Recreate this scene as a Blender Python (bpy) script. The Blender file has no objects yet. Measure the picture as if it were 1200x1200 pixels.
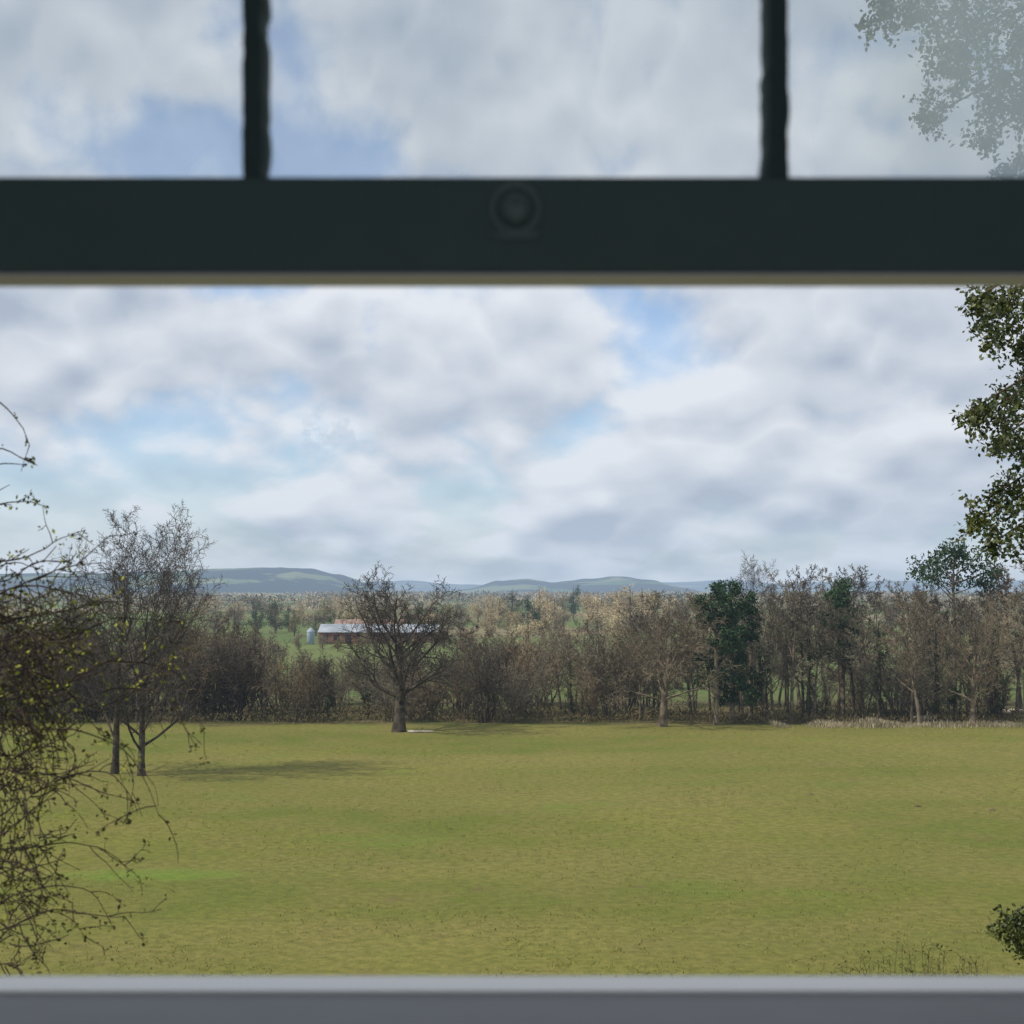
import bpy, bmesh, math, random
from mathutils import Vector, noise as mn
C = bpy.context.scene.collection
F = 1846.0; CX = 600.0; HY = 690.0; CZ = 12.0
R = math.radians
def WX(px, Y): return (px-CX)/F*Y
def WZ(py, Y): return CZ-(py-HY)/F*Y
def sst(a,b,x):
    t = max(0.0,min(1.0,(x-a)/(b-a))); return t*t*(3-2*t)
def gz(x, y):
    z = 7.5*(1-sst(8,46,y))
    if y>46: z += 0.25*mn.noise(Vector((x*0.02,y*0.02,3)))*sst(46,80,y)
    return z
# ---------------------------------------------------------------- materials
class N:
    def __init__(s, tree): s.t=tree
    def new(s, typ, **kw):
        n=s.t.nodes.new(typ)
        for k,v in kw.items(): setattr(n,k,v)
        return n
    def link(s,a,b): s.t.links.new(a,b)
    def put(s, sock, v):
        if isinstance(v, bpy.types.NodeSocket): s.link(v, sock)
        else: sock.default_value=v
    def m(s, op, a, b=None, c=None, clamp=False):
        n=s.new('ShaderNodeMath', operation=op); n.use_clamp=clamp
        s.put(n.inputs[0],a)
        if b is not None: s.put(n.inputs[1],b)
        if c is not None: s.put(n.inputs[2],c)
        return n.outputs[0]
    def vm(s, op, a, b=None, c=None):
        n=s.new('ShaderNodeVectorMath', operation=op); s.put(n.inputs[0],a)
        if b is not None: s.put(n.inputs[1],b)
        if c is not None: s.put(n.inputs[2],c)
        return n.outputs['Value'] if op=='DOT_PRODUCT' else n.outputs[0]
    def noise(s, vec, scale, detail=4, rough=0.55, dist=0):
        n=s.new('ShaderNodeTexNoise'); s.link(vec,n.inputs['Vector'])
        n.inputs['Scale'].default_value=scale; n.inputs['Detail'].default_value=detail
        n.inputs['Roughness'].default_value=rough; n.inputs['Distortion'].default_value=dist
        return n.outputs['Fac']
    def mix(s, f, a, b, mode='MIX'):
        n=s.new('ShaderNodeMix', data_type='RGBA'); n.blend_type=mode; s.put(n.inputs[0],f); s.put(n.inputs[6],a); s.put(n.inputs[7],b)
        return n.outputs[2]
    def rng(s, v, a, b, c=0, d=1, smooth=True):
        n=s.new('ShaderNodeMapRange', interpolation_type='SMOOTHSTEP' if smooth else 'LINEAR')
        s.put(n.inputs[0],v)
        for i,q in enumerate((a,b,c,d)): n.inputs[1+i].default_value=q
        return n.outputs[0]
HAZE=(0.36,0.47,0.62,1)  # airlight put into the materials as emission, growing with Y
def mat(name, build, rough=0.85, haze=5500, bump=None, spec=0.2):
    m=bpy.data.materials.new(name); m.use_nodes=True; t=m.node_tree; n=N(t)
    b=t.nodes['Principled BSDF']; out=t.nodes['Material Output']
    b.inputs['Roughness'].default_value=rough; b.inputs['Specular IOR Level'].default_value=spec
    geo=n.new('ShaderNodeNewGeometry'); pos=geo.outputs['Position']
    col=build(n,pos,geo)
    n.put(b.inputs['Base Color'],col)
    if bump:
        h=bump(n,pos); bp=n.new('ShaderNodeBump'); bp.inputs['Strength'].default_value=0.9
        bp.inputs['Distance'].default_value=0.16; n.link(h,bp.inputs['Height']); n.link(bp.outputs[0],b.inputs['Normal'])
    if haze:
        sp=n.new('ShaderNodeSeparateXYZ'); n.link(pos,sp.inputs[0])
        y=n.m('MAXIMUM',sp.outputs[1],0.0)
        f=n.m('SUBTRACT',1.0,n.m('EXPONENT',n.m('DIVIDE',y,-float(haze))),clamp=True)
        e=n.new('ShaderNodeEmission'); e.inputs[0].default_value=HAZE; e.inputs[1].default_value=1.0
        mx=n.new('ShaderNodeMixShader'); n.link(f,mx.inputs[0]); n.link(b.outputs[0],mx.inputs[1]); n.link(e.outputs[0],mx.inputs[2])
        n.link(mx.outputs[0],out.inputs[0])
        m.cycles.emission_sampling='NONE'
    return m
def two(c1,c2,scale=1.0,island=0.5,lo=.35,hi=.65):
    def f(n,pos,geo):
        a=n.rng(n.noise(pos,scale,1),lo,hi)
        r=geo.outputs['Random Per Island']
        k=n.m('ADD',n.m('MULTIPLY',a,1-island),n.m('MULTIPLY',r,island),clamp=True)
        return n.mix(k,c1,c2)
    return f
M={}
M['bark']=mat('bark',two((.07,.055,.04,1),(.21,.17,.12,1),2.0,.2))
M['bark_dark']=mat('bark_dark',two((.03,.025,.019,1),(.10,.082,.06,1),2.0,.2))
M['twig']=mat('twig_brown',two((.07,.057,.04,1),(.26,.21,.14,1),.16,.4))
M['twig_grey']=mat('twig_grey',two((.10,.09,.066,1),(.32,.28,.20,1),.16,.4))
M['twig_red']=mat('twig_russet',two((.08,.060,.038,1),(.27,.195,.115,1),.16,.4))
M['twig_dark']=mat('twig_dark',two((.030,.025,.020,1),(.11,.09,.068,1),.3,.5))
M['needle']=mat('pine_needles',two((.015,.036,.018,1),(.055,.10,.042,1),.6,.6))
M['holly']=mat('evergreen_leaf',two((.016,.028,.012,1),(.065,.085,.03,1),.8,.6))
M['tan']=mat('sunlit_tan_twigs',two((.27,.21,.12,1),(.58,.47,.29,1),.05,.5))
M['olive']=mat('olive_budding_twigs',two((.12,.10,.045,1),(.32,.27,.13,1),.05,.5))
M['grey_far']=mat('distant_twigs',two((.10,.083,.058,1),(.30,.245,.165,1),.04,.5))
M['scrub']=mat('scrub',two((.05,.045,.02,1),(.18,.14,.07,1),.5,.7))
M['near_leaf']=mat('near_leaf',two((.010,.026,.009,1),(.11,.125,.028,1),1.6,.6,.4,.7),rough=.5,haze=None,spec=.35)
M['near_bark']=mat('near_bark',two((.03,.02,.014,1),(.09,.065,.04,1),6,.2),haze=None)
M['creeper']=mat('creeper_stem',two((.016,.012,.011,1),(.065,.046,.036,1),9,.4),haze=None)
M['bud']=mat('creeper_bud',two((.03,.03,.013,1),(.11,.10,.032,1),4,.7),haze=None)
M['bud_green']=mat('creeper_fresh_leaf',two((.14,.155,.025,1),(.36,.37,.055,1),5,.7),haze=None)
M['straw']=mat('dry_stems',two((.18,.15,.09,1),(.44,.38,.25,1),.6,.6))
M['weed']=mat('weed_stems',two((.05,.055,.02,1),(.16,.15,.06,1),3,.6),haze=None)
M['log']=mat('pale_wood',two((.30,.27,.22,1),(.52,.48,.42,1),2,.2))
M['tuft']=mat('tuft',two((.13,.145,.027,1),(.29,.27,.07,1),.15,.6))
M['soil']=mat('soil',two((.06,.045,.025,1),(.14,.11,.06,1),3,.3))
M['roof_pale']=mat('pale_sheet_roof',two((.24,.27,.31,1),(.38,.41,.46,1),.4,.1))
M['roof_red']=mat('tile_roof',two((.22,.15,.12,1),(.32,.22,.18,1),.6,.1))
M['brick']=mat('brick_wall',two((.16,.075,.055,1),(.25,.12,.085,1),.8,.1))
M['dark']=mat('bay_shade',two((.025,.02,.02,1),(.045,.035,.03,1),1,.1))  # shade inside the open bays, put in as colour
M['silo']=mat('silo_metal',two((.30,.36,.44,1),(.42,.48,.56,1),.7,.1),rough=.45)
def field_col(n,pos,geo):
    sp=n.new('ShaderNodeSeparateXYZ'); n.link(pos,sp.inputs[0])
    big=n.rng(n.noise(pos,.035,3),.38,.64); mid=n.rng(n.noise(pos,.22,5,.6),.36,.66)
    fine=n.rng(n.noise(pos,2.2,5,.7),.3,.7)
    # broad bands lying across the slope
    bv=n.vm('MULTIPLY',pos,(.012,.07,1.0)); band=n.rng(n.noise(bv,1.0,3,.5),.4,.62)
    c=n.mix(big,(.145,.172,.030,1),(.235,.225,.052,1))
    c=n.mix(n.m('MULTIPLY',band,.45),c,(.28,.235,.08,1))
    c=n.mix(n.m('MULTIPLY',mid,.55),c,(.25,.205,.068,1))
    c=n.mix(n.m('MULTIPLY',fine,.65),c,(.088,.104,.022,1))
    gp=n.m('MULTIPLY',n.rng(n.noise(pos,.09,4,.6),.58,.72),.45)
    c=n.mix(gp,c,(.13,.205,.03,1))
    dv=n.vm('MULTIPLY_ADD',pos,(1/4.5,1/1.6,0),(15.3/4.5,-66.5/1.6,0))
    dd=n.m('ADD',n.vm('DOT_PRODUCT',dv,dv),n.m('MULTIPLY',n.noise(pos,.8,4,.6),1.6))
    c=n.mix(n.rng(dd,.7,2.1,.5,0),c,(.13,.25,.03,1))
    bp=n.m('MULTIPLY',n.rng(n.noise(pos,.5,4,.65),.58,.76),.7)
    c=n.mix(bp,c,(.15,.115,.05,1))
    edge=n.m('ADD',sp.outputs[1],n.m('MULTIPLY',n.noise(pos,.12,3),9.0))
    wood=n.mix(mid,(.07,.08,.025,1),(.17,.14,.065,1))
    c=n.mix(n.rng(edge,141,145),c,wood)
    v=n.new('ShaderNodeTexVoronoi'); v.inputs['Scale'].default_value=.008; n.link(pos,v.inputs['Vector'])
    s2=n.new('ShaderNodeSeparateColor'); n.link(v.outputs['Color'],s2.inputs[0])
    md=n.mix(s2.outputs[0],(.09,.145,.04,1),(.15,.19,.06,1))
    md=n.mix(n.rng(s2.outputs[1],.55,.6),md,(.23,.195,.11,1))
    md=n.mix(n.m('MULTIPLY',mid,.4),md,(.13,.12,.05,1))
    c=n.mix(n.rng(edge,170,186),c,md)
    return c
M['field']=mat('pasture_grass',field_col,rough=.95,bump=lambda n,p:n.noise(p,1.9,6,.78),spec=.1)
def hill_col(n,pos,geo):
    v=n.new('ShaderNodeTexVoronoi'); v.inputs['Scale'].default_value=.0042; n.link(pos,v.inputs['Vector'])
    s2=n.new('ShaderNodeSeparateColor'); n.link(v.outputs['Color'],s2.inputs[0])
    c=n.mix(s2.outputs[0],(.06,.13,.05,1),(.20,.22,.12,1))
    w=n.rng(n.noise(pos,.0032,5,.6),.44,.50)
    return n.mix(w,c,(.018,.036,.038,1))
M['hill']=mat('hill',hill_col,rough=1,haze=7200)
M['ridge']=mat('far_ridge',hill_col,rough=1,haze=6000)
M['paint_dark']=mat('dark_paint',lambda n,p,g:n.mix(n.noise(p,25,4),(.070,.104,.092,1),(.095,.134,.120,1)),rough=.5,haze=None,spec=.25)
M['paint_bar']=mat('bar_paint',lambda n,p,g:n.mix(n.noise(p,40,4),(.05,.07,.068,1),(.08,.105,.10,1)),rough=.7,haze=None,spec=.1)
M['paint_pale']=mat('pale_paint',lambda n,p,g:n.mix(n.noise(p,30,4),(.93,.88,.82,1),(.96,.92,.86,1)),rough=.4,haze=None,spec=.5)
M['paint_lit_edge']=mat('lit_underside_paint',lambda n,p,g:n.mix(n.noise(p,30,4),(.72,.64,.86,1),(.78,.70,.92,1)),rough=.4,haze=None,spec=.5)  # lit underside tone put into the colour, bluish against field bounce
M['paint_grey']=mat('grey_paint',lambda n,p,g:n.mix(n.noise(p,30,4),(.165,.165,.16,1),(.20,.20,.195,1)),rough=.5,haze=None,spec=.3)
M['brass']=mat('old_brass',lambda n,p,g:n.mix(n.noise(p,60,4),(.16,.20,.185,1),(.20,.24,.22,1)),rough=.6,haze=None,spec=.25)
M['plaster']=mat('plaster',lambda n,p,g:n.mix(n.noise(p,6,2),(.40,.41,.39,1),(.46,.47,.45,1)),haze=None)
M['facade']=mat('house_render',lambda n,p,g:n.mix(n.noise(p,4,4),(.35,.31,.26,1),(.45,.40,.34,1)),haze=None)
m=bpy.data.materials.new('milky_glass'); m.use_nodes=True; n=N(m.node_tree); m.node_tree.nodes.remove(m.node_tree.nodes['Principled BSDF'])
tr=n.new('ShaderNodeBsdfTransparent'); tr.inputs[0].default_value=(.95,.97,.98,1)
tl=n.new('ShaderNodeBsdfTranslucent'); tl.inputs[0].default_value=(.84,.93,1,1)
gl=n.new('ShaderNodeBsdfGlossy'); gl.inputs['Roughness'].default_value=.03
geo=n.new('ShaderNodeNewGeometry'); sp=n.new('ShaderNodeSeparateXYZ'); n.link(geo.outputs['Position'],sp.inputs[0])
d=n.m('MULTIPLY_ADD',n.noise(geo.outputs['Position'],5,2,.5),.34,.08)
d=n.m('ADD',d,n.m('MULTIPLY',n.rng(sp.outputs[0],.16,.26),.42))  # milky translucent share, varied by noise and stronger towards the right
x1=n.new('ShaderNodeMixShader'); n.link(d,x1.inputs[0]); n.link(tr.outputs[0],x1.inputs[1]); n.link(tl.outputs[0],x1.inputs[2])
x2=n.new('ShaderNodeMixShader'); x2.inputs[0].default_value=.03; n.link(x1.outputs[0],x2.inputs[1]); n.link(gl.outputs[0],x2.inputs[2])
n.link(x2.outputs[0],m.node_tree.nodes['Material Output'].inputs[0]); M['glass']=m
# ---------------------------------------------------------------- mesh helpers
class MB:
    def __init__(s): s.v=[]; s.f=[]
    def box(s,x0,x1,y0,y1,z0,z1):
        b=len(s.v); s.v+=[(x0,y0,z0),(x1,y0,z0),(x1,y1,z0),(x0,y1,z0),(x0,y0,z1),(x1,y0,z1),(x1,y1,z1),(x0,y1,z1)]
        s.f+=[tuple(b+i for i in q) for q in ((0,3,2,1),(4,5,6,7),(0,1,5,4),(1,2,6,5),(2,3,7,6),(3,0,4,7))]
    def tube(s,pts,rad,k=3):
        b=len(s.v); n_=len(pts)
        for i,p in enumerate(pts):
            a=pts[max(0,i-1)]; c=pts[min(n_-1,i+1)]; d=(c-a)
            if d.length<1e-9: d=Vector((0,0,1))
            d.normalize()
            u=d.cross(Vector((0.31,0.95,0.05))); 
            if u.length<.05: u=d.cross(Vector((1,0,0)))
            u.normalize(); w=d.cross(u)
            for j in range(k):
                t=2*math.pi*j/k; q=p+(u*math.cos(t)+w*math.sin(t))*rad[i]
                s.v.append((q.x,q.y,q.z))
        for i in range(n_-1):
            for j in range(k):
                j2=(j+1)%k
                s.f.append((b+i*k+j,b+i*k+j2,b+(i+1)*k+j2,b+(i+1)*k+j))
    def leaf(s,c,size,rg,asp=.5,up=0):
        d=Vector((rg.gauss(0,1),rg.gauss(0,1),rg.gauss(0,1)+up)).normalized()
        e=d.cross(Vector((rg.gauss(0,1),rg.gauss(0,1),rg.gauss(0,1)))).normalized()*size*asp*.5
        d=d*size; b=len(s.v); m_=c+d*.5
        for q in (c,m_+e,c+d,m_-e): s.v.append((q.x,q.y,q.z))
        s.f.append((b,b+1,b+2,b+3))
    def mesh(s,name,material,smooth=False):
        me=bpy.data.meshes.new(name); me.from_pydata(s.v,[],s.f); me.materials.append(material)
        if smooth: me.polygons.foreach_set('use_smooth',[True]*len(me.polygons))
        me.update(); return me
    def build(s,name,material,parent=None,smooth=False,bevel=0):
        o=bpy.data.objects.new(name,s.mesh(name,material,smooth)); C.objects.link(o); o.parent=parent
        if bevel:
            bv=o.modifiers.new('bevel','BEVEL'); bv.width=bevel; bv.segments=2
        return o
def tag(o,label=None,cat=None,group=None,kind=None):
    if label: o['label']=label
    if cat: o['category']=cat
    if group: o['group']=group
    if kind: o['kind']=kind
    return o
def empty(name,loc,label,cat,group=None):
    o=bpy.data.objects.new(name,None); C.objects.link(o); o.location=loc; o.empty_display_size=.2
    return tag(o,label,cat,group)
# ---------------------------------------------------------------- trees
def rv(rg): return Vector((rg.gauss(0,1),rg.gauss(0,1),rg.gauss(0,1)))
def grow(rg,pos,d,L,r,lvl,P,out):
    n_=P['seg'][lvl]; pts=[pos.copy()]; rad=[r]; p=pos.copy(); d=d.normalized(); dirs=[d.copy()]
    tip=P['tip'][lvl]
    for i in range(n_):
        d=(d+rv(rg)*P['wob'][lvl]+Vector((0,0,P['up'][lvl]))).normalized()
        p=p+d*(L/n_); pts.append(p.copy()); dirs.append(d.copy()); rad.append(r*(1-(1-tip)*(i+1)/n_))
    out[lvl].append((pts,rad))
    if lvl+1>=len(P['seg']): return
    k=P['kids'][lvl]; st=P['start'][lvl]; phi=rg.uniform(0,6.28)
    for j in range(k):
        t=st+(1-st)*(j+rg.uniform(.2,.9))/k; t=min(t,.999)
        i=int(t*n_); fr=t*n_-i; q=pts[i].lerp(pts[i+1],fr); dd=dirs[i+1]; rr=rad[i]*(1-fr)+rad[i+1]*fr
        phi+=2.4+rg.uniform(-.4,.4); a=R(rg.uniform(*P['ang'][lvl]))*(1-P.get('lift',.35)*t if lvl==0 else 1)
        u=dd.orthogonal().normalized(); w=dd.cross(u)
        cd=dd*math.cos(a)+(u*math.cos(phi)+w*math.sin(phi))*math.sin(a)
        cl=L*P['ratio'][lvl]*rg.uniform(P.get('lo',.75),1.12)*(1-P['fall'][lvl]*t)
        grow(rg,q,cd,cl,max(rr*P['rr'][lvl],P['rmin']),lvl+1,P,out)
def tree_meshes(name,seed,P,L,r,mtrunk,mcrown,stems=1,spread=0,split=3):
    rg=random.Random(seed); out=[[] for _ in P['seg']]
    for s_ in range(stems):
        a=rg.uniform(0,6.28); sp=spread*rg.uniform(.3,1) if stems>1 else 0
        grow(rg,Vector((math.cos(a)*sp*.6,math.sin(a)*sp*.6,-.3)),Vector((math.cos(a)*sp*.35,math.sin(a)*sp*.35,1)),L*rg.uniform(.8,1),r,0,P,out)
    t=MB(); c=MB()
    for l,br in enumerate(out):
        for pts,rad in br:
            if l==0: 
                rad=list(rad); rad[0]*=1.25
            (t if l<split else c).tube(pts,rad,(8,6,4,3,3)[l])
    vs_=sorted(v[2] for v in c.v); zs=vs_[int(len(vs_)*.993)]
    return (t.mesh('trunk',mtrunk,True),c.mesh('crown',mcrown),zs)
def leafy_meshes(seed,h,clumps,n_,size,mtrunk,mleaf,trunk_r=.2,asp=.5,cut=-.12):
    rg=random.Random(seed); t=MB(); c=MB()
    t.tube([Vector((0,0,-.3)),Vector((.05,0,h*.4)),Vector((-.1,.1,h*.75)),Vector((0,0,h*.96))],[trunk_r*1.3,trunk_r,trunk_r*.6,.03],7)
    for (x,y,z,rx,rz) in clumps:
        base=Vector((0,0,max(.3,z-.8*abs(x)-.4)))
        t.tube([base,Vector((x*.5,y*.5,(base.z+z)/2)),Vector((x,y,z))],[trunk_r*.35,trunk_r*.22,.03],4)
        for _ in range(n_):
            v=rv(rg).normalized()*(rg.random()**.45)
            p=Vector((x+v.x*rx,y+v.y*rx,z+v.z*rz))
            if mn.noise(p*1.1+Vector((seed,0,0)))<cut: continue
            c.leaf(p,size*rg.uniform(.6,1.4),rg,asp)
    return (t.mesh('trunk',mtrunk,True),c.mesh('crown',mleaf),h)
def place(name,meshes,X,Y,h,label,group=None,cat='tree',rot=None,wide=1.0,rg=random.Random(5)):
    s=h/meshes[2]
    o=empty(name,(X,Y,gz(X,Y)),label,cat,group)
    o.scale=(s*wide,s*wide,s); o.rotation_euler.z=rg.uniform(0,6.28) if rot is None else rot
    for nm,me in (('trunk',meshes[0]),('crown',meshes[1])):
        c=bpy.data.objects.new(nm,me); C.objects.link(c); c.parent=o
    return o
OAK=dict(seg=(6,9,6,4,2),tip=(.40,.18,.3,.5,.6),wob=(.05,.11,.15,.18,.2),up=(.02,.02,.01,.0,0),kids=(17,10,7,5),
  start=(.32,.22,.2,.15),ang=((60,102),(28,60),(30,58),(30,60)),ratio=(1.12,.42,.46,.5),fall=(.30,.45,.35,.2),rr=(.42,.52,.55,.7),rmin=.0145,lift=.58,lo=.88)
ASH=dict(seg=(9,8,6,4,2),tip=(.12,.18,.3,.5,.6),wob=(.04,.07,.12,.16,.2),up=(.03,.05,.03,.02,0),kids=(18,10,7,6),
  start=(.17,.18,.15,.1),ang=((42,70),(25,48),(25,55),(30,60)),ratio=(.60,.42,.5,.5),fall=(.42,.45,.35,.2),rr=(.42,.5,.55,.7),rmin=.014,lift=.45)
BEL=dict(ASH,kids=(12,7,6,5),ratio=(.46,.42,.5,.5),start=(.24,.22,.2,.15),rmin=.020)
SHR=dict(seg=(5,4,3,2),tip=(.3,.4,.5,.6),wob=(.10,.14,.18,.2),up=(.05,.06,.04,0),kids=(8,6,4),
  start=(.15,.15,.15),ang=((20,50),(20,55),(25,60)),ratio=(.5,.5,.55),fall=(.35,.3,.2),rr=(.5,.6,.7),rmin=.021)
oakm=tree_meshes('oak',11,OAK,6.4,.42,M['bark_dark'],M['twig_dark'])
oak2=tree_meshes('oak',13,dict(OAK,kids=(13,9,6,5),rmin=.020,rr=(.4,.5,.55,.7)),6.6,.34,M['bark'],M['twig'])
ash1=tree_meshes('ash',21,dict(ASH,kids=(20,10,7,5),start=(.13,.18,.15,.1),ratio=(.92,.36,.48,.5),fall=(.38,.45,.35,.2),ang=((46,72),(25,48),(25,55),(30,60)),lift=.60,lo=.9),12,.26,M['bark_dark'],M['twig_dark'])
ash2=tree_meshes('ash',34,dict(ASH,lo=.85,kids=(18,10,7,5)),16,.27,M['bark_dark'],M['twig_dark'])
belt=[tree_meshes('b',51,BEL,12,.18,M['bark'],M['twig']),
      tree_meshes('b',52,BEL,12,.16,M['bark'],M['twig_grey']),
      tree_meshes('b',55,dict(BEL,start=(.36,.22,.2,.15),ratio=(.40,.42,.5,.5)),12,.15,M['bark'],M['twig_grey']),
      tree_meshes('b',54,dict(BEL,ratio=(.34,.45,.5,.5),start=(.35,.25,.2,.15)),12,.13,M['bark'],M['twig_red']),
      tree_meshes('b',56,dict(BEL,ratio=(.30,.45,.5,.5),start=(.42,.25,.2,.15)),12,.12,M['bark_dark'],M['twig_grey']),
      tree_meshes('b',57,BEL,12,.16,M['bark_dark'],M['twig_dark'])]
shr=[tree_meshes('s',71,SHR,6,.09,M['bark'],M['twig'],8,1.1,2),
     tree_meshes('s',72,SHR,6,.08,M['bark'],M['twig_grey'],9,1.3,2),
     tree_meshes('s',73,SHR,6,.08,M['bark'],M['twig_red'],8,1.0,2),
     tree_meshes('s',74,SHR,6,.08,M['bark_dark'],M['twig_dark'],8,1.2,2)]
def pine_clumps(seed,h,n_,low,w):
    rg=random.Random(seed); o=[]
    for i in range(n_):
        z=h*(low+(1-low)*(i+.5)/n_); k=w*(1.15-abs((z/h-low)/(1-low)-.35)*.95); a=rg.uniform(0,6.28); q=rg.uniform(.3,1)*k
        if i>=n_-2: q*=.2
        o.append((math.cos(a)*q,math.sin(a)*q,z,rg.uniform(.7,1.15)*w*.46,rg.uniform(.4,.65)*w*.46))
    return o
pines=[leafy_meshes(81,12,pine_clumps(1,12,26,.26,2.0),260,.28,M['bark'],M['needle'],.18,cut=-.2),
       leafy_meshes(82,12,pine_clumps(2,12,20,.42,2.4),260,.30,M['bark'],M['needle'],.18,cut=-.2),
       leafy_meshes(83,12,pine_clumps(3,12,26,.14,1.7),260,.28,M['bark'],M['needle'],.18,cut=-.2)]
def bush_clumps(seed,h,w,n_):
    rg=random.Random(seed); o=[]
    for i in range(n_):
        z=h*rg.uniform(.12,.86); k=w*math.sqrt(max(.05,1-(z/h-.4)**2*2.6)); a=rg.uniform(0,6.28); q=k*rg.uniform(.1,.8)
        o.append((math.cos(a)*q,math.sin(a)*q,z,w*rg.uniform(.22,.42),h*rg.uniform(.1,.18)))
    return o
holly=[leafy_meshes(91,6,bush_clumps(4,6,2.3,16),150,.24,M['bark_dark'],M['holly'],.14),
       leafy_meshes(92,6,bush_clumps(5,6,1.7,14),150,.24,M['bark_dark'],M['holly'],.14)]
ivy=leafy_meshes(93,9,[(math.cos(i*2.4)*.35,math.sin(i*2.4)*.35,.8+i*.62,.6,.5) for i in range(12)],90,.22,M['bark_dark'],M['holly'],.16)
def far_meshes(seed,h,w,mleaf,n_=22,size=.75):
    return leafy_meshes(seed,h,bush_clumps(seed,h,w,n_),120,size,M['bark'],mleaf,.25,.18,cut=-.3)
fartan=[far_meshes(101,12,4.6,M['tan']),far_meshes(102,12,3.4,M['tan']),far_meshes(112,12,5.4,M['tan'])]
farol=[far_meshes(103,12,5.0,M['olive']),far_meshes(104,12,4,M['olive'])]
fargr=[far_meshes(105,12,5.4,M['grey_far']),far_meshes(106,12,4.4,M['grey_far']),far_meshes(116,12,6.2,M['grey_far'])]
fardk=[far_meshes(107,12,3.2,M['needle'],22,.6),far_meshes(108,12,4.2,M['holly'],22,.6)]
# hero trees
place('oak_tree',oakm,WX(467,132),132,13.4,'large leafless oak with broad rounded crown standing alone at the far field edge',rot=.7,wide=1.05)
place('bare_tree',ash1,WX(166,101),101,17.0,'right one of two tall leafless trees at the left of the field',rot=.3,wide=1.0)
place('bare_tree',ash2,WX(134,102),102,15.8,'left one of two tall leafless trees at left, half behind the near shrub',rot=2.0,wide=1.15)
place('bare_tree',oak2,WX(776,137),137,11.6,'spreading leafless tree in the middle of the wood edge, left of the pines',rot=1.0,wide=1.1)
place('bare_tree',ash2,WX(893,152),152,15.2,'tall fine-twigged leafless tree rising above the dark pines, highest of the wood',rot=4.0,wide=.9)
place('pine_tree',pines[0],WX(839,139),139,12.5,'dark green pine, leftmost of the pine clump right of centre',rot=0)
place('pine_tree',pines[2],WX(858,141),141,12.6,'dark bushy pine second from left in the pine clump right of centre',rot=1)
place('pine_tree',pines[2],WX(880,145),145,11.6,'dark bushy pine at the right end of the pine clump, below the tallest tree',rot=3,wide=1.1)
place('pine_tree',pines[1],WX(988,146),146,12.9,'lone dark-topped pine among bare trees, well right of the pine clump',rot=5,wide=.85)
place('pine_tree',leafy_meshes(84,15,pine_clumps(6,15,15,.78,3.7),280,.32,M['bark'],M['needle'],.22,cut=-.15),WX(1118,150),150,16.0,'tall pine whose wide flat dark crown tops the wood at right',rot=1.4)
place('bare_tree',belt[0],WX(1078,139),139,12.6,'leafless tree standing just left of the tall flat-crowned pine at right',rot=2.2,wide=1.1)
place('bare_tree',oak2,WX(1140,139),139,11.2,'spreading leafless tree standing under the tall flat-crowned pine at right',rot=.2,wide=.85)
for i,(px,h) in enumerate(((1030,9.5),(1098,8.6),(1168,9.8),(948,8.4),(668,6.4))):
    place('ivy_clad_tree',ivy,WX(px,143),143,h,'slim tree trunk wrapped in dark ivy inside the wood beyond the field','tree' and 'ivy-clad trunks of the wood',rot=i*1.3)
# wood belt
prof=[(-60,690),(100,700),(225,714),(262,730),(300,718),(340,730),(365,750),(400,756),(515,756),(540,734),(575,720),(610,738),(650,724),(690,734),(720,718),(800,724),(830,706),(920,682),(960,664),(1010,680),(1060,672),(1120,690),(1180,660),(1260,656)]
def ptop(px):
    for (a,b),(c,d) in zip(prof,prof[1:]):
        if a<=px<=c: return b+(d-b)*(px-a)/(c-a)
    return 700
rg=random.Random(77)
LB={'shr':('leafless many-stemmed bush in the dense brown thicket edging the far side of the field','bushes of the thicket'),
    'bt':('slim leafless tree inside the wood along the far side of the field','slim trees of the wood'),
    'hol':('low dark evergreen bush among the bare thicket at the far field edge','evergreen bushes of the thicket')}
px=-70
while px<1265:
    for row in range(3):
        Y=(144,152,163)[row]+rg.uniform(-3,3); x=px+rg.uniform(-9,9); open_=x>620
        top=ptop(x)+rg.uniform(-14 if not 350<x<530 else -2,18)+(rg.uniform(8,45),rg.uniform(0,24),0)[row]
        h=max(2.5,CZ-(top-HY)/F*Y)
        u=rg.random()
        bare = u<.55 if not open_ else (u<(.6,.76,.85)[row])
        if open_ and not bare and rg.random()<.12: continue
        if not bare: h=min(h,rg.uniform(6,10)) if not open_ else rg.uniform(4,8)
        X=WX(x,Y)
        if bare: place('bare_tree',rg.choice(belt),X,Y,h,*LB['bt'],wide=rg.uniform(.85,1.3),rg=rg)
        elif u>.93: place('evergreen_bush',rg.choice(holly),X,Y,h*.62,*LB['hol'],cat='bush',rg=rg,wide=1.1)
        else: place('bare_bush',rg.choice(shr),X,Y,h,*LB['shr'],cat='bush',rg=rg,wide=rg.uniform(.85,1.3))
    px+=rg.uniform(15,20)
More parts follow.
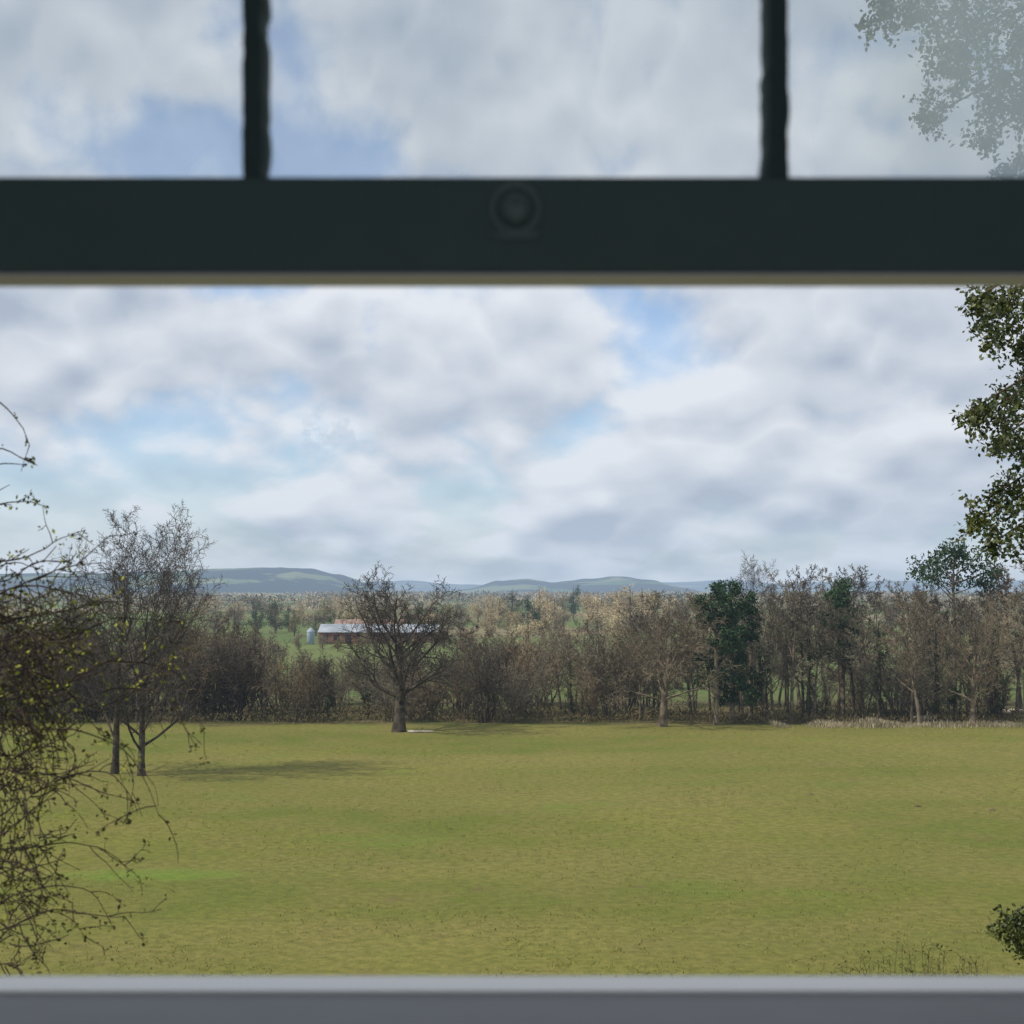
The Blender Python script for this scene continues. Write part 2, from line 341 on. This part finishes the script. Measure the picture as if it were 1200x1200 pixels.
# mid-distance trees
groups=[('bare_tree',fartan,'pale tan sunlit leafless tree in the farmland beyond the wood','pale trees of the farmland'),
        ('bare_tree',farol,'olive-brown leafless tree in the farmland beyond the wood','olive-brown trees of the farmland'),
        ('bare_tree',fargr,'grey-brown leafless tree in the hedgerows beyond the wood','grey-brown hedgerow trees'),
        ('evergreen_tree',fardk,'small dark evergreen tree in the farmland beyond the wood','dark evergreens of the farmland')]
def far(kind,px,Y,h,wide=1):
    nm,ms,lb,gp=groups[kind]; place(nm,rg.choice(ms),WX(px,Y),Y,h,lb,gp,rg=rg,wide=wide)
for px,ytop,Y,k,w in [(300,703,420,3,1),(322,698,430,3,1.2),(338,706,440,3,.9),(275,708,430,2,1),(255,712,430,2,1),(355,705,520,0,1),(380,700,500,1,1.2),(398,706,560,0,1),(412,706,500,0,1.2),(345,712,400,1,1),(392,712,400,3,.9),
    (425,714,400,0,1.5),(452,712,405,1,1.5),(478,713,400,2,1.5),(500,712,400,0,1.5),(524,714,400,2,1.5),(370,716,400,2,1.3),(408,716,395,1,1.4),
    (350,738,310,2,1.2),(378,741,315,2,1.3),(396,743,305,1,1.3),(424,739,310,1,1.4),(440,743,300,2,1.3),(464,744,310,2,1.3),(488,742,305,1,1.3),(508,738,300,2,1.3),(520,736,315,2,1.4),(540,734,300,2,1.4),
    (560,704,480,0,1.2),(585,700,500,0,1.2),(600,690,520,3,1.2),(618,695,560,3,1.1),(632,687,480,0,1.1),(650,698,450,0,1.3),(672,684,600,3,.9),(690,692,500,0,1.1),(705,696,480,0,1.2),(722,690,460,0,1.4),(738,684,430,0,1.4),(752,686,430,0,1.4),(768,690,450,1,1.2),(784,696,460,0,1.2),(800,698,560,3,1),(818,700,500,2,1),(625,702,400,3,1.3),(540,710,420,2,1),(525,706,460,1,1),(506,704,470,2,1),(490,703,480,3,.9),(440,710,500,2,1),(455,708,520,0,1.2),(425,704,560,1,1),
    (575,712,400,0,1.5),(605,714,390,0,1.4),(660,712,360,2,1.2),(700,712,380,0,1.5),(725,710,370,0,1.4),(745,712,340,2,1.2),(770,710,380,0,1.4),(960,705,420,2,1),(1000,708,400,1,1),(1040,704,430,2,1),(1090,708,400,2,1),(1130,706,380,3,1),(1170,700,420,2,1),(930,700,450,2,1),(875,704,460,1,1),(845,702,520,2,1)]:
    far(k,px,Y,max(3,CZ-(ytop-HY)/F*Y),w)
for Yr,n_,tp,ch in ((195,18,752,(2,2,2,1)),(245,21,744,(2,2,2,1)),(320,24,733,(2,0,1,0,2)),(430,27,720,(2,1,0,0,2)),(540,28,711,(0,2,0,0,0,3)),(680,28,704,(0,0,1,2)),(820,28,701,(0,2,1,0,3))):
    for i in range(n_):
        px=190+1050*(i+rg.uniform(.1,.9))/n_
        if 345<px<535 and Yr<500: continue
        top=tp+rg.uniform(-9,11)
        if px>620 and Yr<300 and rg.random()<.2: continue
        far(rg.choice(ch),px,Yr+rg.uniform(-.06,.06)*Yr,max(2.5,CZ-(top-HY)/F*Yr),rg.uniform(1.1,2.0))
def mass(name,label,mt,rows,n_,size,seed,h0,h1,cut=-.15):
    r2=random.Random(seed); b=MB()
    for (Y,dens) in rows:
        W=.40*Y
        for i in range(int(n_*dens)):
            x=r2.uniform(-W,W); q=mn.noise(Vector((x/Y*16,Y*.01,seed)))
            if q<cut: continue
            hh=(h0+(h1-h0)*max(0,q+.3))
            b.leaf(Vector((x,Y+r2.uniform(-.05,.05)*Y,hh*r2.random()**.8)),size*(Y/1200)**.8*r2.uniform(.6,1.4),r2,.35)
    o=b.build(name,mt); return tag(o,label,'woodland',kind='stuff')
mass('distant_woodland','far-off mixed grey-brown woods stretching across the plain below the hills',M['grey_far'],((900,1),(1200,1),(1600,1),(2200,1),(3000,1)),6500,2.6,5,4,9,-.1)
mass('pale_woodland','far-off pale tan woods scattered over the sunlit plain',M['tan'],((950,.8),(1250,.8),(1700,.8),(2500,.8)),5500,2.4,9,4,9,-.05)
mass('dark_woodland','far-off dark green woods dotted over the plain',M['holly'],((1100,1),(1500,1),(2000,1),(2800,1)),3800,2.6,14,4,10,.08)
# thicket undergrowth
b=MB(); r3=random.Random(3)
for i in range(28000):
    x=r3.uniform(-52,52); Y=140+2.2*mn.noise(Vector((x*.07,0,8)))+abs(r3.gauss(0,7))
    hh=.3+(1.6 if x<2 else 1.1)*max(0,mn.noise(Vector((x*.15,Y*.2,1)))+.35)
    b.leaf(Vector((x,Y,r3.random()*hh)),r3.uniform(.18,.5),r3,.22,up=1)
tag(b.build('undergrowth',M['scrub']),'tangle of brown brambles and low scrub along the far edge of the field','undergrowth',kind='stuff')
b=MB()
for i in range(7000):
    x=WX(r3.uniform(905,1230),138); Y=138+r3.gauss(0,1.4)
    b.leaf(Vector((x,Y,-.1)),r3.uniform(.3,1.0)*(.6+mn.noise(Vector((x*.3,0,4)))),r3,.14,up=3)
tag(b.build('rough_grass',M['straw']),'strip of pale dry rough grass along the right side of the far field edge','grass',kind='stuff')
# ---------------------------------------------------------------- ground
b=MB(); ys=[1.3+i*1.6 for i in range(32)]
while ys[-1]<200: ys.append(ys[-1]+5)
while ys[-1]<14000: ys.append(ys[-1]*1.15)
nx=60
for y in ys:
    W=60+y*.75
    for i in range(nx+1):
        x=-W+2*W*i/nx; b.v.append((x,y,gz(x,y)))
for j in range(len(ys)-1):
    for i in range(nx):
        a=j*(nx+1)+i; b.f.append((a,a+1,a+nx+2,a+nx+1))
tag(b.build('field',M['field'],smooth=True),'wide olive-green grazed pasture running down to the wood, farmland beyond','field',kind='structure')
b=MB()
for i in range(17000):
    Y=44+92*(r3.random()**1.5); x=r3.uniform(-.37,.37)*Y; z=gz(x,Y)
    q=mn.noise(Vector((x*.12,Y*.12,7)))+.35*mn.noise(Vector((x*.7,Y*.7,2)))
    if q<-.05: continue
    for k in range(4):
        b.leaf(Vector((x+r3.gauss(0,.07),Y+r3.gauss(0,.07),z-.01)),r3.uniform(.05,.13),r3,.28,up=1.2)
tag(b.build('grass_tufts',M['tuft']),'short tussocks of grass scattered over the pasture','grass',kind='stuff')
for (px,py,s) in ((950,933,.2),(1075,947,.2),(1163,951,.18)):
    Y=CZ/((py-HY)/F); X=WX(px,Y); b=MB(); r4=random.Random(px); k=9
    b.v.append((X,Y,gz(X,Y)+s*.5))
    for rr,zz in ((.5,.36),(1.0,.0)):
        for j in range(k):
            t=2*math.pi*j/k; q=s*rr*r4.uniform(.8,1.25); b.v.append((X+math.cos(t)*q*1.4,Y+math.sin(t)*q,gz(X,Y)+s*zz*r4.uniform(.7,1.2)-.02))
    for j in range(k):
        j2=(j+1)%k; b.f+=[(0,1+j,1+j2),(1+j,1+k+j,1+k+j2,1+j2)]
    tag(b.build('molehill',M['soil'],smooth=False),'small dark molehill of loose soil on the pasture','molehill','molehills on the pasture')
def log(px,py,L,r,label,rot=0):
    Y=CZ/((py-HY)/F); X=WX(px,Y); b=MB(); z=gz(X,Y)+r
    d=Vector((math.cos(rot),math.sin(rot),0)); p=Vector((X,Y,z))
    b.tube([p-d*L/2,p-d*L*.49,p-d*L*.1,p+d*L*.3,p+d*L*.49,p+d*L/2],[.01,r,r*.95,r*.85,r*.75,.01],8)
    q=p+d*L*.1; b.tube([q,q+Vector((.1,-.1,r*2.4))],[r*.4,r*.2],6)
    tag(b.build('fallen_log',M['log'],smooth=True),label,'log')
log(493,859,2.2,.10,'pale fallen log lying in the grass at the right foot of the lone oak')
log(1083,845,2.2,.26,'pale fallen log in the rough grass below the tall right-hand pine',.2)
log(1188,838,2.4,.32,'pale fallen log at the far right end of the rough grass strip',-.2)
# ---------------------------------------------------------------- farm
def gable(b,x0,x1,y0,y1,ze,zr,over=.3):
    ym=(y0+y1)/2; a=len(b.v); t=.12
    for x in (x0-over,x1+over):
        b.v+=[(x,y0-over,ze-.05),(x,ym,zr),(x,y1+over,ze-.05),(x,y0-over,ze-.05-t),(x,ym,zr-t),(x,y1+over,ze-.05-t)]
    q=a+6
    b.f+=[(a,q,q+1,a+1),(a+1,q+1,q+2,a+2),(a+3,a+4,q+4,q+3),(a+4,a+5,q+5,q+4),(a,a+3,q+3,q),(a+2,q+2,q+5,a+5),(a,a+1,a+4,a+3),(a+1,a+2,a+5,a+4),(q,q+3,q+4,q+1),(q+1,q+4,q+5,q+2)]
def barn(px0,px1,Y,dep,ze,zr,label,nb,wall='brick',roof='roof_pale'):
    x0,x1=WX(px0,Y),WX(px1,Y); X=(x0+x1)/2; w=(x1-x0)/2
    o=empty('barn',(X,Y,gz(X,Y)),label,'barn'); b=MB(); b.box(-w,w,0,dep,-.2,ze)
    a=len(b.v)
    for x in (-w,w): b.v+=[(x,0,ze),(x,dep/2,zr-.15),(x,dep,ze)]
    b.f+=[(a,a+1,a+2),(a+3,a+5,a+4)]
    b.build('wall',M[wall],o); b=MB(); gable(b,-w,w,0,dep,ze,zr); b.build('roof',M[roof],o)
    for i in range(nb):
        xa=-w+2*w*(i+.25)/nb; xb=-w+2*w*(i+.75)/nb
        b=MB(); b.box(xa,xb,-.05,.1,.05,ze*.75); b.build('bay_shade_panel',M['dark'],o)  # dark panel on the solid wall stands for the shaded bay
barn(374,428,345,11,2.6,4.2,'low brick barn with long pale roof, leftmost of the farm buildings left of the oak',4)
barn(433,512,352,12,2.4,4.0,'longer low barn with pale roof seen through the branches of the oak',6)
barn(392,470,372,10,3.0,4.7,'barn with dull tiled roof behind the pale-roofed farm buildings',4,roof='roof_red')
o=empty('silo',(WX(364,340),340,0),'pale blue-grey metal silo standing at the left end of the barns','silo')
b=MB(); b.tube([Vector((0,0,-.1)),Vector((0,0,.02)),Vector((0,0,2.7))],[.2,.8,.8],16); b.build('body',M['silo'],o,True)
b=MB(); b.tube([Vector((0,0,2.68)),Vector((0,0,2.9)),Vector((0,0,3.5)),Vector((0,0,3.6))],[.86,.84,.2,.02],16); b.build('cap',M['silo'],o,True)
# ---------------------------------------------------------------- hills
def hill(name,Y,pts,label,depth,seed,mt='hill'):
    b=MB(); n_=220; x0,x1=pts[0][0],pts[-1][0]; rows=9
    for j in range(rows):
        t=j/(rows-1); yy=Y-depth+2*depth*t; k=math.sin(t*math.pi)**.8 if 0<t<1 else 0
        for i in range(n_+1):
            px=x0+(x1-x0)*i/n_
            for (a,c),(d,e) in zip(pts,pts[1:]):
                if a<=px<=d: s=(px-a)/(d-a); s=s*s*(3-2*s); top=c+(e-c)*s; break
            X=WX(px,Y); z=max(0,WZ(top,Y))*k
            z+=Y*.0009*mn.noise(Vector((X/Y*25,yy/Y*12,seed)))*k+Y*.00035*mn.noise(Vector((X/Y*140,yy/Y*60,seed)))*k
            b.v.append((X,yy,z-6*(1-k)))
    for j in range(rows-1):
        for i in range(n_):
            a=j*(n_+1)+i; b.f.append((a,a+1,a+n_+2,a+n_+1))
    tag(b.build(name,M[mt],smooth=True),label,'hill',kind='structure')
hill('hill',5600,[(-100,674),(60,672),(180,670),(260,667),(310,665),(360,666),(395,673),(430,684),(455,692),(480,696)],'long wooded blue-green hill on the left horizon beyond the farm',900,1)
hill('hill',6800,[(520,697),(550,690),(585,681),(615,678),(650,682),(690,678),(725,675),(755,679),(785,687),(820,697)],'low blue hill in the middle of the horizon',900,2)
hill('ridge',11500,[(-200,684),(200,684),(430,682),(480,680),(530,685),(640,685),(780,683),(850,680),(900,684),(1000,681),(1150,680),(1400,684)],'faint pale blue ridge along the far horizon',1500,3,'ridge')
# ---------------------------------------------------------------- near evergreen at right
rg=random.Random(9)
TX,TY=6.5,14.0; T=empty('evergreen_tree',(TX,TY,gz(TX,TY)),'near evergreen tree reaching in from the right with drooping leafy boughs','tree')
g0=gz(TX,TY); tb=MB(); lf=MB()
trunk=[Vector((0,0,-.3)),Vector((.1,0,3)),Vector((0,.1,6)),Vector((.1,0,9)),Vector((0,0,12.5))]
tb.tube(trunk,[.38,.28,.24,.18,.06],10)
cl=[(1225,20,70),(1120,10,55),(1060,8,38),(1035,22,22),(1150,60,50),(1205,110,60),(1105,65,34),(1175,120,30),(1100,118,20),(1090,140,12),(1150,165,14),(1200,190,26),(1185,205,18),(1235,250,50),
    (1190,350,34),(1160,345,24),(1145,352,14),(1215,400,50),(1175,395,26),(1155,372,16),(1205,450,34),(1180,478,34),(1155,490,22),(1134,486,12),(1205,510,38),(1172,520,20),(1230,560,50),(1190,570,22),(1180,600,28),(1158,590,18),(1152,612,12),(1200,635,24),(1168,636,10),
    (1245,700,30),(1228,1080,32),(1202,1078,24),(1190,1086,17),(1212,1096,22),(1182,1090,8)]
for (px,py,r) in cl:
    low=py>1000
    Y=TY+rg.uniform(-1.2,.8)*(.3 if low else 1); c=Vector((WX(px,Y)-TX,Y-TY,WZ(py,Y)-g0)); rr=r/F*Y
    s=Vector((0.05,0,min(12,c.z+.5+abs(c.x)*.1))); m1=s.lerp(c,.5)+Vector((0,0,.25+rr*.5)); m2=s.lerp(c,.8)+Vector((0,0,.15+rr*.4))
    tb.tube([s,m1,m2,c+Vector((0,0,rr*.3)),c+Vector((-rr*.2,0,-rr*.5))],[.03,.018,.012,.007,.003],5)
    nt=max(12,int(rr*rr*(900 if low else 420)))
    for k in range(nt):
        v=rv(rg).normalized()*rr*(rg.random()**.5)
        q=c+v; d=(Vector((v.x*.6,v.y*.6,-.35*rr))+rv(rg)*.08); d=d.normalized()*rg.uniform(.08,.18)
        if k%3==0: tb.tube([c.lerp(q,.5),q,q+d],[.004,.003,.0015],3)
        for z in range(20):
            t=rg.random(); p=q+d*t+rv(rg)*.03
            lf.leaf(p,rg.uniform(.035,.065),rg,.6,up=-.5)
tb.build('trunk',M['near_bark'],T,True); lf.build('crown',M['near_leaf'],T)
# ---------------------------------------------------------------- straggly shrub at left
rg=random.Random(17)
SX,SY=-1.75,4.0; S=empty('straggly_shrub',(SX,SY,gz(SX,SY)),'tangled straggly shrub with budding stems at the left of the window','shrub')
g0=gz(SX,SY); st=MB(); bd=MB(); gr=MB()
def W(px,py,Y): return Vector((WX(px,Y)-SX,Y-SY,WZ(py,Y)-g0))
for k in range(10):
    x=rg.uniform(-120,-50); p=Vector((rg.uniform(-.12,.12),rg.uniform(-.2,.2),-.1)); q=W(x,rg.uniform(650,900),4+rg.uniform(-.4,.4))
    st.tube([p,p.lerp(q,.35)+rv(rg)*.06,p.lerp(q,.6)+rv(rg)*.05,p.lerp(q,.8)+rv(rg)*.04,q],[.010,.008,.006,.004,.003],5)
def stem(p,d,L,r,lvl,droop,wob=.2):
    n_=max(4,int(L/.022)); pts=[p.copy()]; rad=[r]
    for i in range(n_):
        d=(d+rv(rg)*wob+Vector((0,0,-droop))).normalized(); p=p+d*(L/n_); pts.append(p.copy()); rad.append(max(.0009,r*(1-.6*(i+1)/n_)))
        if rg.random()<.32:
            for _ in range(rg.choice((1,1,2,3))): (gr if rg.random()<.18 else bd).leaf(p+rv(rg)*.004,rg.uniform(.006,.015),rg,.6)
        if lvl<2 and rg.random()<(.24 if lvl==0 else .14):
            dd=(d+rv(rg)*.9).normalized(); stem(p,dd,L*rg.uniform(.2,.5),r*.7,lvl+1,droop*rg.uniform(.3,2.2),wob*1.1)
    st.tube(pts,rad,4)
    if rg.random()<.4:
        for _ in range(5): (gr if rg.random()<.3 else bd).leaf(p+rv(rg)*.007,rg.uniform(.009,.017),rg,.6)
for k in range(290):
    py=rg.choice((rg.uniform(665,840),rg.uniform(700,1000),rg.uniform(820,1150)))
    px=rg.uniform(-60,50) if py<1000 else rg.uniform(-60,25)
    if py<700: px-=30
    Y=4+rg.uniform(-.5,.5)
    lim=.27 if py<820 else .22
    stem(W(px,py,Y),Vector((rg.uniform(-.1,1.0),rg.uniform(-.4,.4),rg.uniform(-1.0,.8))),rg.uniform(.10,lim),.0023,0,rg.uniform(.0,.16),.22)
for (px,py,dx,dz,L,dr) in ((0,770,1,.9,.62,.055),(30,860,1,.7,.50,.08),(-20,470,1,.35,.19,.2),(-30,530,1,.5,.17,.15),(-30,620,.5,1,.16,.05),(-25,555,.8,.5,.12,.1),(-22,600,.6,.6,.14,.12),(40,930,1,.5,.34,.08),(-10,1000,1,.3,.38,.08),(0,1090,1,.3,.34,.04),(0,1060,1,.9,.36,.12),(80,800,1,.9,.52,.085),(120,810,1,.5,.34,.10),(80,800,1,.3,.26,.03),(-10,660,1,.3,.24,.03),(-10,700,1,.5,.34,.05),(10,900,1,.2,.36,.06),(0,730,1,.4,.40,.04),(10,690,1,.2,.34,.05),(20,780,1,.5,.36,.05)):
    stem(W(px,py,4),Vector((dx,rg.uniform(-.15,.15),dz)),L,.0024,0,dr,.12)
for (px,py) in ((195,770),(205,778),(182,790),(170,762),(128,808),(90,648),(75,655),(15,650),(150,810),(100,845),(66,640),(40,700),(110,740),(135,770),(60,760),(60,900),(90,960),(120,700),(150,735),(165,800)):
    c=W(px,py,4)
    st.tube([c+Vector((-.10,.03,-.06)),c+Vector((-.03,.0,-.035)),c],[.002,.0015,.0012],3)
    for _ in range(8): gr.leaf(c+rv(rg)*.013,rg.uniform(.008,.018),rg,.5)
st.build('stems',M['creeper'],S,True); bd.build('buds',M['bud'],S); gr.build('fresh_leaves',M['bud_green'],S)
# tall weeds bottom right
for (px,top) in ((1000,1118),(1040,1100),(1062,1106),(1088,1092),(1108,1098),(1140,1108)):
    Y=18+rg.uniform(-1,1); X=WX(px,Y); z0=gz(X,Y); H=WZ(top,Y)-z0; b=MB()
    for k in range(9):
        p=Vector((X+rg.gauss(0,.06),Y+rg.gauss(0,.06),z0)); e=p+Vector((rg.gauss(0,.16),rg.gauss(0,.1),H*rg.uniform(.75,1)))
        mid=p.lerp(e,.5)+Vector((rg.gauss(0,.04),0,0)); b.tube([p,mid,e],[.010,.007,.003],3)
        for j in range(9):
            q=mid.lerp(e,rg.uniform(.2,1)); t=q+Vector((rg.gauss(0,.07),rg.gauss(0,.07),rg.uniform(.03,.1))); b.tube([q,t],[.004,.002],3)
            b.leaf(t,rg.uniform(.03,.06),rg,.4,up=1)
    tag(b.build('tall_weed',M['weed']),'thin tall weed with fine upright stems just above the window sill at right','weed','weeds above the sill')
# ---------------------------------------------------------------- window
D=.9
def wx(px,d=D): return WX(px,d)
sash=empty('window_sash',(0,D,WZ(318,D)),'raised sliding sash with dark bottom rail and three panes above the open gap','window sash')
def rel(b): 
    b.v=[(x,y-D,z-WZ(318,D)) for x,y,z in b.v]; return b
z0,z1=WZ(318,D),WZ(207,D); ZT=z1+.40; XL,XR=-.47,.47
b=MB(); b.box(XL,XR,D,D+.036,z0,z1); rel(b).build('bottom_rail',M['paint_dark'],sash,bevel=.0015)
b=MB(); b.box(XL,XR,D+.004,D+.040,z0-.0012,z0-.0003); rel(b).build('rail_lit_underside',M['paint_lit_edge'],sash)  # thin pale strip paints the daylight on the rail's underside
b=MB(); b.box(XL,XR,D,D+.036,ZT,ZT+.05); rel(b).build('top_rail',M['paint_dark'],sash)
for x0,x1 in ((XL-.045,XL-.001),(XR+.001,XR+.045)):
    b=MB(); b.box(x0,x1,D,D+.036,z0,ZT+.05); rel(b).build('stile',M['paint_dark'],sash)
bars=(295,913)
for px in bars:
    xc=wx(px); bm=MB(); n_=60
    for i in range(n_+1):
        z=z1+.0005+(ZT-z1-.001)*i/n_
        wl=.0068+.0022*mn.noise(Vector((0,z*60,px)))+.0012*mn.noise(Vector((3,z*190,px))); wr=.0068+.0022*mn.noise(Vector((9,z*60,px)))+.0012*mn.noise(Vector((5,z*190,px)))
        for (x,y) in ((-wl*.75,.002),(wr*.75,.002),(wr,.008),(wr,.026),(-wl,.026),(-wl,.008)): bm.v.append((xc+x,D+y,z))
    for i in range(n_):
        for j in range(6): a=i*6; bm.f.append((a+j,a+(j+1)%6,a+6+(j+1)%6,a+6+j))
    rel(bm).build('glazing_bar',M['paint_bar'],sash)
xs=[XL]+[wx(p) for p in bars]+[XR]
for a,c in zip(xs,xs[1:]):
    b=MB(); q=.0045; y=D+.020
    b.v=[(a+q,y,z1+.0005),(c-q,y,z1+.0005),(c-q,y,ZT-.0005),(a+q,y,ZT-.0005)]; b.f=[(0,1,2,3)]
    rel(b).build('glass_pane',M['glass'],sash)
cz=WZ(246,D); cxx=wx(604)
ct=MB(); ring=[Vector((cxx+math.cos(t)*.0135,D-.002,cz+math.sin(t)*.0135)) for t in [2*math.pi*i/24 for i in range(25)]]
ct.tube(ring,[.0018]*25,6); ct.tube([Vector((cxx,D-.0005,cz)),Vector((cxx,D-.003,cz)),Vector((cxx,D-.006,cz+.002)),Vector((cxx,D-.007,cz+.002))],[.009,.008,.004,.001],16)
ct.box(cxx-.014,cxx+.014,D-.002,D-.0002,cz-.017,cz-.012)
rel(ct).build('catch',M['brass'],sash,True)
fr=empty('window_frame',(0,D+.04,CZ-.3),'fixed timber window frame with pale sill below the open gap','window frame')
def relf(b):
    b.v=[(x,y-D-.04,z-CZ+.3) for x,y,z in b.v]; return b
zs=WZ(1143,1.0)
b=MB(); b.box(-.56,.56,.962,1.0,zs-.035,zs); relf(b).build('sill',M['paint_pale'],fr,bevel=.002)
b=MB(); b.box(-.56,.56,.80,.9615,zs-.05,zs-.0022); relf(b).build('inner_sill',M['paint_grey'],fr,bevel=.002)
for s in (-1,1):
    b=MB(); xa,xb=sorted((s*.52,s*.60)); b.box(xa,xb,.86,.975,zs+.001,ZT+.30); relf(b).build('jamb',M['paint_dark'],fr)
b=MB(); b.box(-.60,.60,.86,.975,ZT+.301,ZT+.37); relf(b).build('head',M['paint_dark'],fr)
def struct(name,b,mt,label): return tag(b.build(name,mt),label,name.replace('_',' '),kind='structure')
ya,yb=.86,.98; zt=CZ+1.5; zb=CZ-1.6
b=MB(); b.box(-2.2,-.601,ya,yb,zb,zt); b.box(.601,2.2,ya,yb,zb,zt); b.box(-.6,.6,ya,yb,zb,zs-.061); b.box(-.6,.6,ya,yb,ZT+.371,zt)
struct('window_wall',b,M['plaster'],'wall around the window')
b=MB(); b.box(-2.3,-2.2,-3,yb,zb,zt); b.box(2.2,2.3,-3,yb,zb,zt)
b.box(-2.3,2.3,-3.1,-3.001,zb,zb+.5); b.box(-2.3,2.3,-3.1,-3.001,zt-.3,zt); b.box(-2.3,-1.8,-3.1,-3.001,zb+.501,zt-.301); b.box(1.8,2.3,-3.1,-3.001,zb+.501,zt-.301)  # unseen back opening added to bring daylight onto the rail's inner face
struct('room_wall',b,M['plaster'],'side walls of the room and back wall with a wide opening added for light')
b=MB(); b.box(-2.3,2.3,-3.1,yb,zt+.001,zt+.2); struct('ceiling',b,M['plaster'],'ceiling of the room')
b=MB(); b.box(-2.3,2.3,-3.1,yb,zb-.2,zb-.001); struct('room_floor',b,M['plaster'],'floor of the room')
b=MB(); b.box(-2.3,2.3,-3.1,yb,6.5,zb-.201); struct('house_base',b,M['facade'],'lower storey of the house')
# ---------------------------------------------------------------- world
sun_el=R(48); saz=R(-112)
S_=Vector((math.sin(saz)*math.cos(sun_el),math.cos(saz)*math.cos(sun_el),math.sin(sun_el)))
w=bpy.data.worlds.new('World'); bpy.context.scene.world=w; w.use_nodes=True; t=w.node_tree; n=N(t)
for q in list(t.nodes): t.nodes.remove(q)
tc=n.new('ShaderNodeTexCoord'); sp=n.new('ShaderNodeSeparateXYZ'); n.link(tc.outputs['Generated'],sp.inputs[0])
x,y,z=sp.outputs
zc=n.m('MAXIMUM',z,0.0)
def cloudvec(dz):
    v=n.m('MULTIPLY',n.m('LOGARITHM',n.m('ADD',zc,.11+dz),2.718),.88)
    c=n.new('ShaderNodeCombineXYZ'); n.link(n.m('MULTIPLY',x,2.6),c.inputs[0]); n.link(v,c.inputs[1]); n.link(n.m('MULTIPLY',y,2.0),c.inputs[2])
    return c.outputs[0]
def dens(dz,det):
    v=cloudvec(dz)
    a=n.noise(v,3.0,det,.52)
    bil=n.m('ABSOLUTE',n.m('SUBTRACT',n.noise(v,5.2,2,.45),.5))
    return n.m('ADD',n.m('MULTIPLY',a,.90),n.m('MULTIPLY',bil,.55)), v
(n0,v0)=dens(0,6); (n1,_)=dens(.014,2)
cv=n.new('ShaderNodeCombineXYZ'); yy=n.m('MAXIMUM',y,.05); n.link(n.m('DIVIDE',x,yy),cv.inputs[0]); n.link(n.m('DIVIDE',z,yy),cv.inputs[1])
def blob(px,py,rx,ry):
    s=Vector((F/rx,F/ry,0)); c=(-(px-CX)/rx,-(HY-py)/ry,0)
    q=n.vm('MULTIPLY_ADD',cv.outputs[0],tuple(s),c)
    return n.m('EXPONENT',n.m('MULTIPLY',n.vm('DOT_PRODUCT',q,q),-1.0))
cov=n.m('ADD',n0,.030)
for (px,py,rx,ry,k) in ((270,338,80,14,-.09),(432,385,25,55,-.13),(335,445,30,25,-.07),(645,440,25,45,-.10),(190,180,240,55,-.17),(420,200,50,22,-.11),
    (560,400,90,60,.06),(900,400,260,80,.09),(150,400,150,60,.09),(390,375,22,35,.10),(700,90,300,100,.09)):
    cov=n.m('MULTIPLY_ADD',blob(px,py,rx,ry),k,cov)
mask=n.rng(cov,.36,.53,.36,1)
sh=n.m('MULTIPLY_ADD',n.m('SUBTRACT',n0,n1),4.4,.66)
thick=n.rng(cov,.48,.74)
sh=n.m('SUBTRACT',sh,n.m('MULTIPLY',thick,.38))
b0=n.m('MULTIPLY',blob(385,508,44,20),n.rng(n.noise(cv.outputs[0],60,4,.6),.42,.56))
sh=n.m('MULTIPLY_ADD',b0,.6,sh,clamp=True)
cc=n.mix(n.rng(sh,.0,.95,smooth=False),(.42,.49,.60,1),(.78,.82,.88,1))
hz=n.m('EXPONENT',n.m('MULTIPLY',zc,-20.0))
cc=n.mix(n.m('MULTIPLY',hz,.68),cc,(.48,.60,.75,1))
mask=n.m('MAXIMUM',mask,n.m('EXPONENT',n.m('MULTIPLY',zc,-11.0)))
mask=n.m('MAXIMUM',mask,b0)
sky=n.new('ShaderNodeTexSky',sky_type='NISHITA'); sky.sun_disc=False; sky.sun_elevation=sun_el; sky.sun_rotation=saz
bg1=n.new('ShaderNodeBackground'); n.link(n.mix(1.0,sky.outputs[0],(.92,1.12,1.38,1),'MULTIPLY'),bg1.inputs[0]); bg1.inputs[1].default_value=.12
bg2=n.new('ShaderNodeBackground'); n.link(cc,bg2.inputs[0]); bg2.inputs[1].default_value=1.0
mx=n.new('ShaderNodeMixShader'); n.link(mask,mx.inputs[0]); n.link(bg1.outputs[0],mx.inputs[1]); n.link(bg2.outputs[0],mx.inputs[2])
ow=n.new('ShaderNodeOutputWorld'); n.link(mx.outputs[0],ow.inputs[0])
w.cycles.sampling_method='MANUAL'; w.cycles.sample_map_resolution=256
l=bpy.data.lights.new('sun','SUN'); l.energy=3.4; l.angle=R(.6); l.color=(1,.92,.78)
lo=bpy.data.objects.new('sun',l); C.objects.link(lo); lo.rotation_euler=S_.to_track_quat('Z','Y').to_euler()
# ---------------------------------------------------------------- camera
cam=bpy.data.cameras.new('camera'); co=bpy.data.objects.new('camera',cam); C.objects.link(co)
co.location=(0,0,CZ); co.rotation_euler=(R(90),0,0); cam.sensor_width=36; cam.lens=36*F/1200; cam.shift_y=90/1200
cam.clip_start=.05; cam.clip_end=30000
cam.dof.use_dof=True; cam.dof.focus_distance=120; cam.dof.aperture_fstop=cam.lens/5.0
bpy.context.scene.camera=co
vs=bpy.context.scene.view_settings; vs.view_transform='Standard'; vs.look='None'; vs.exposure=0
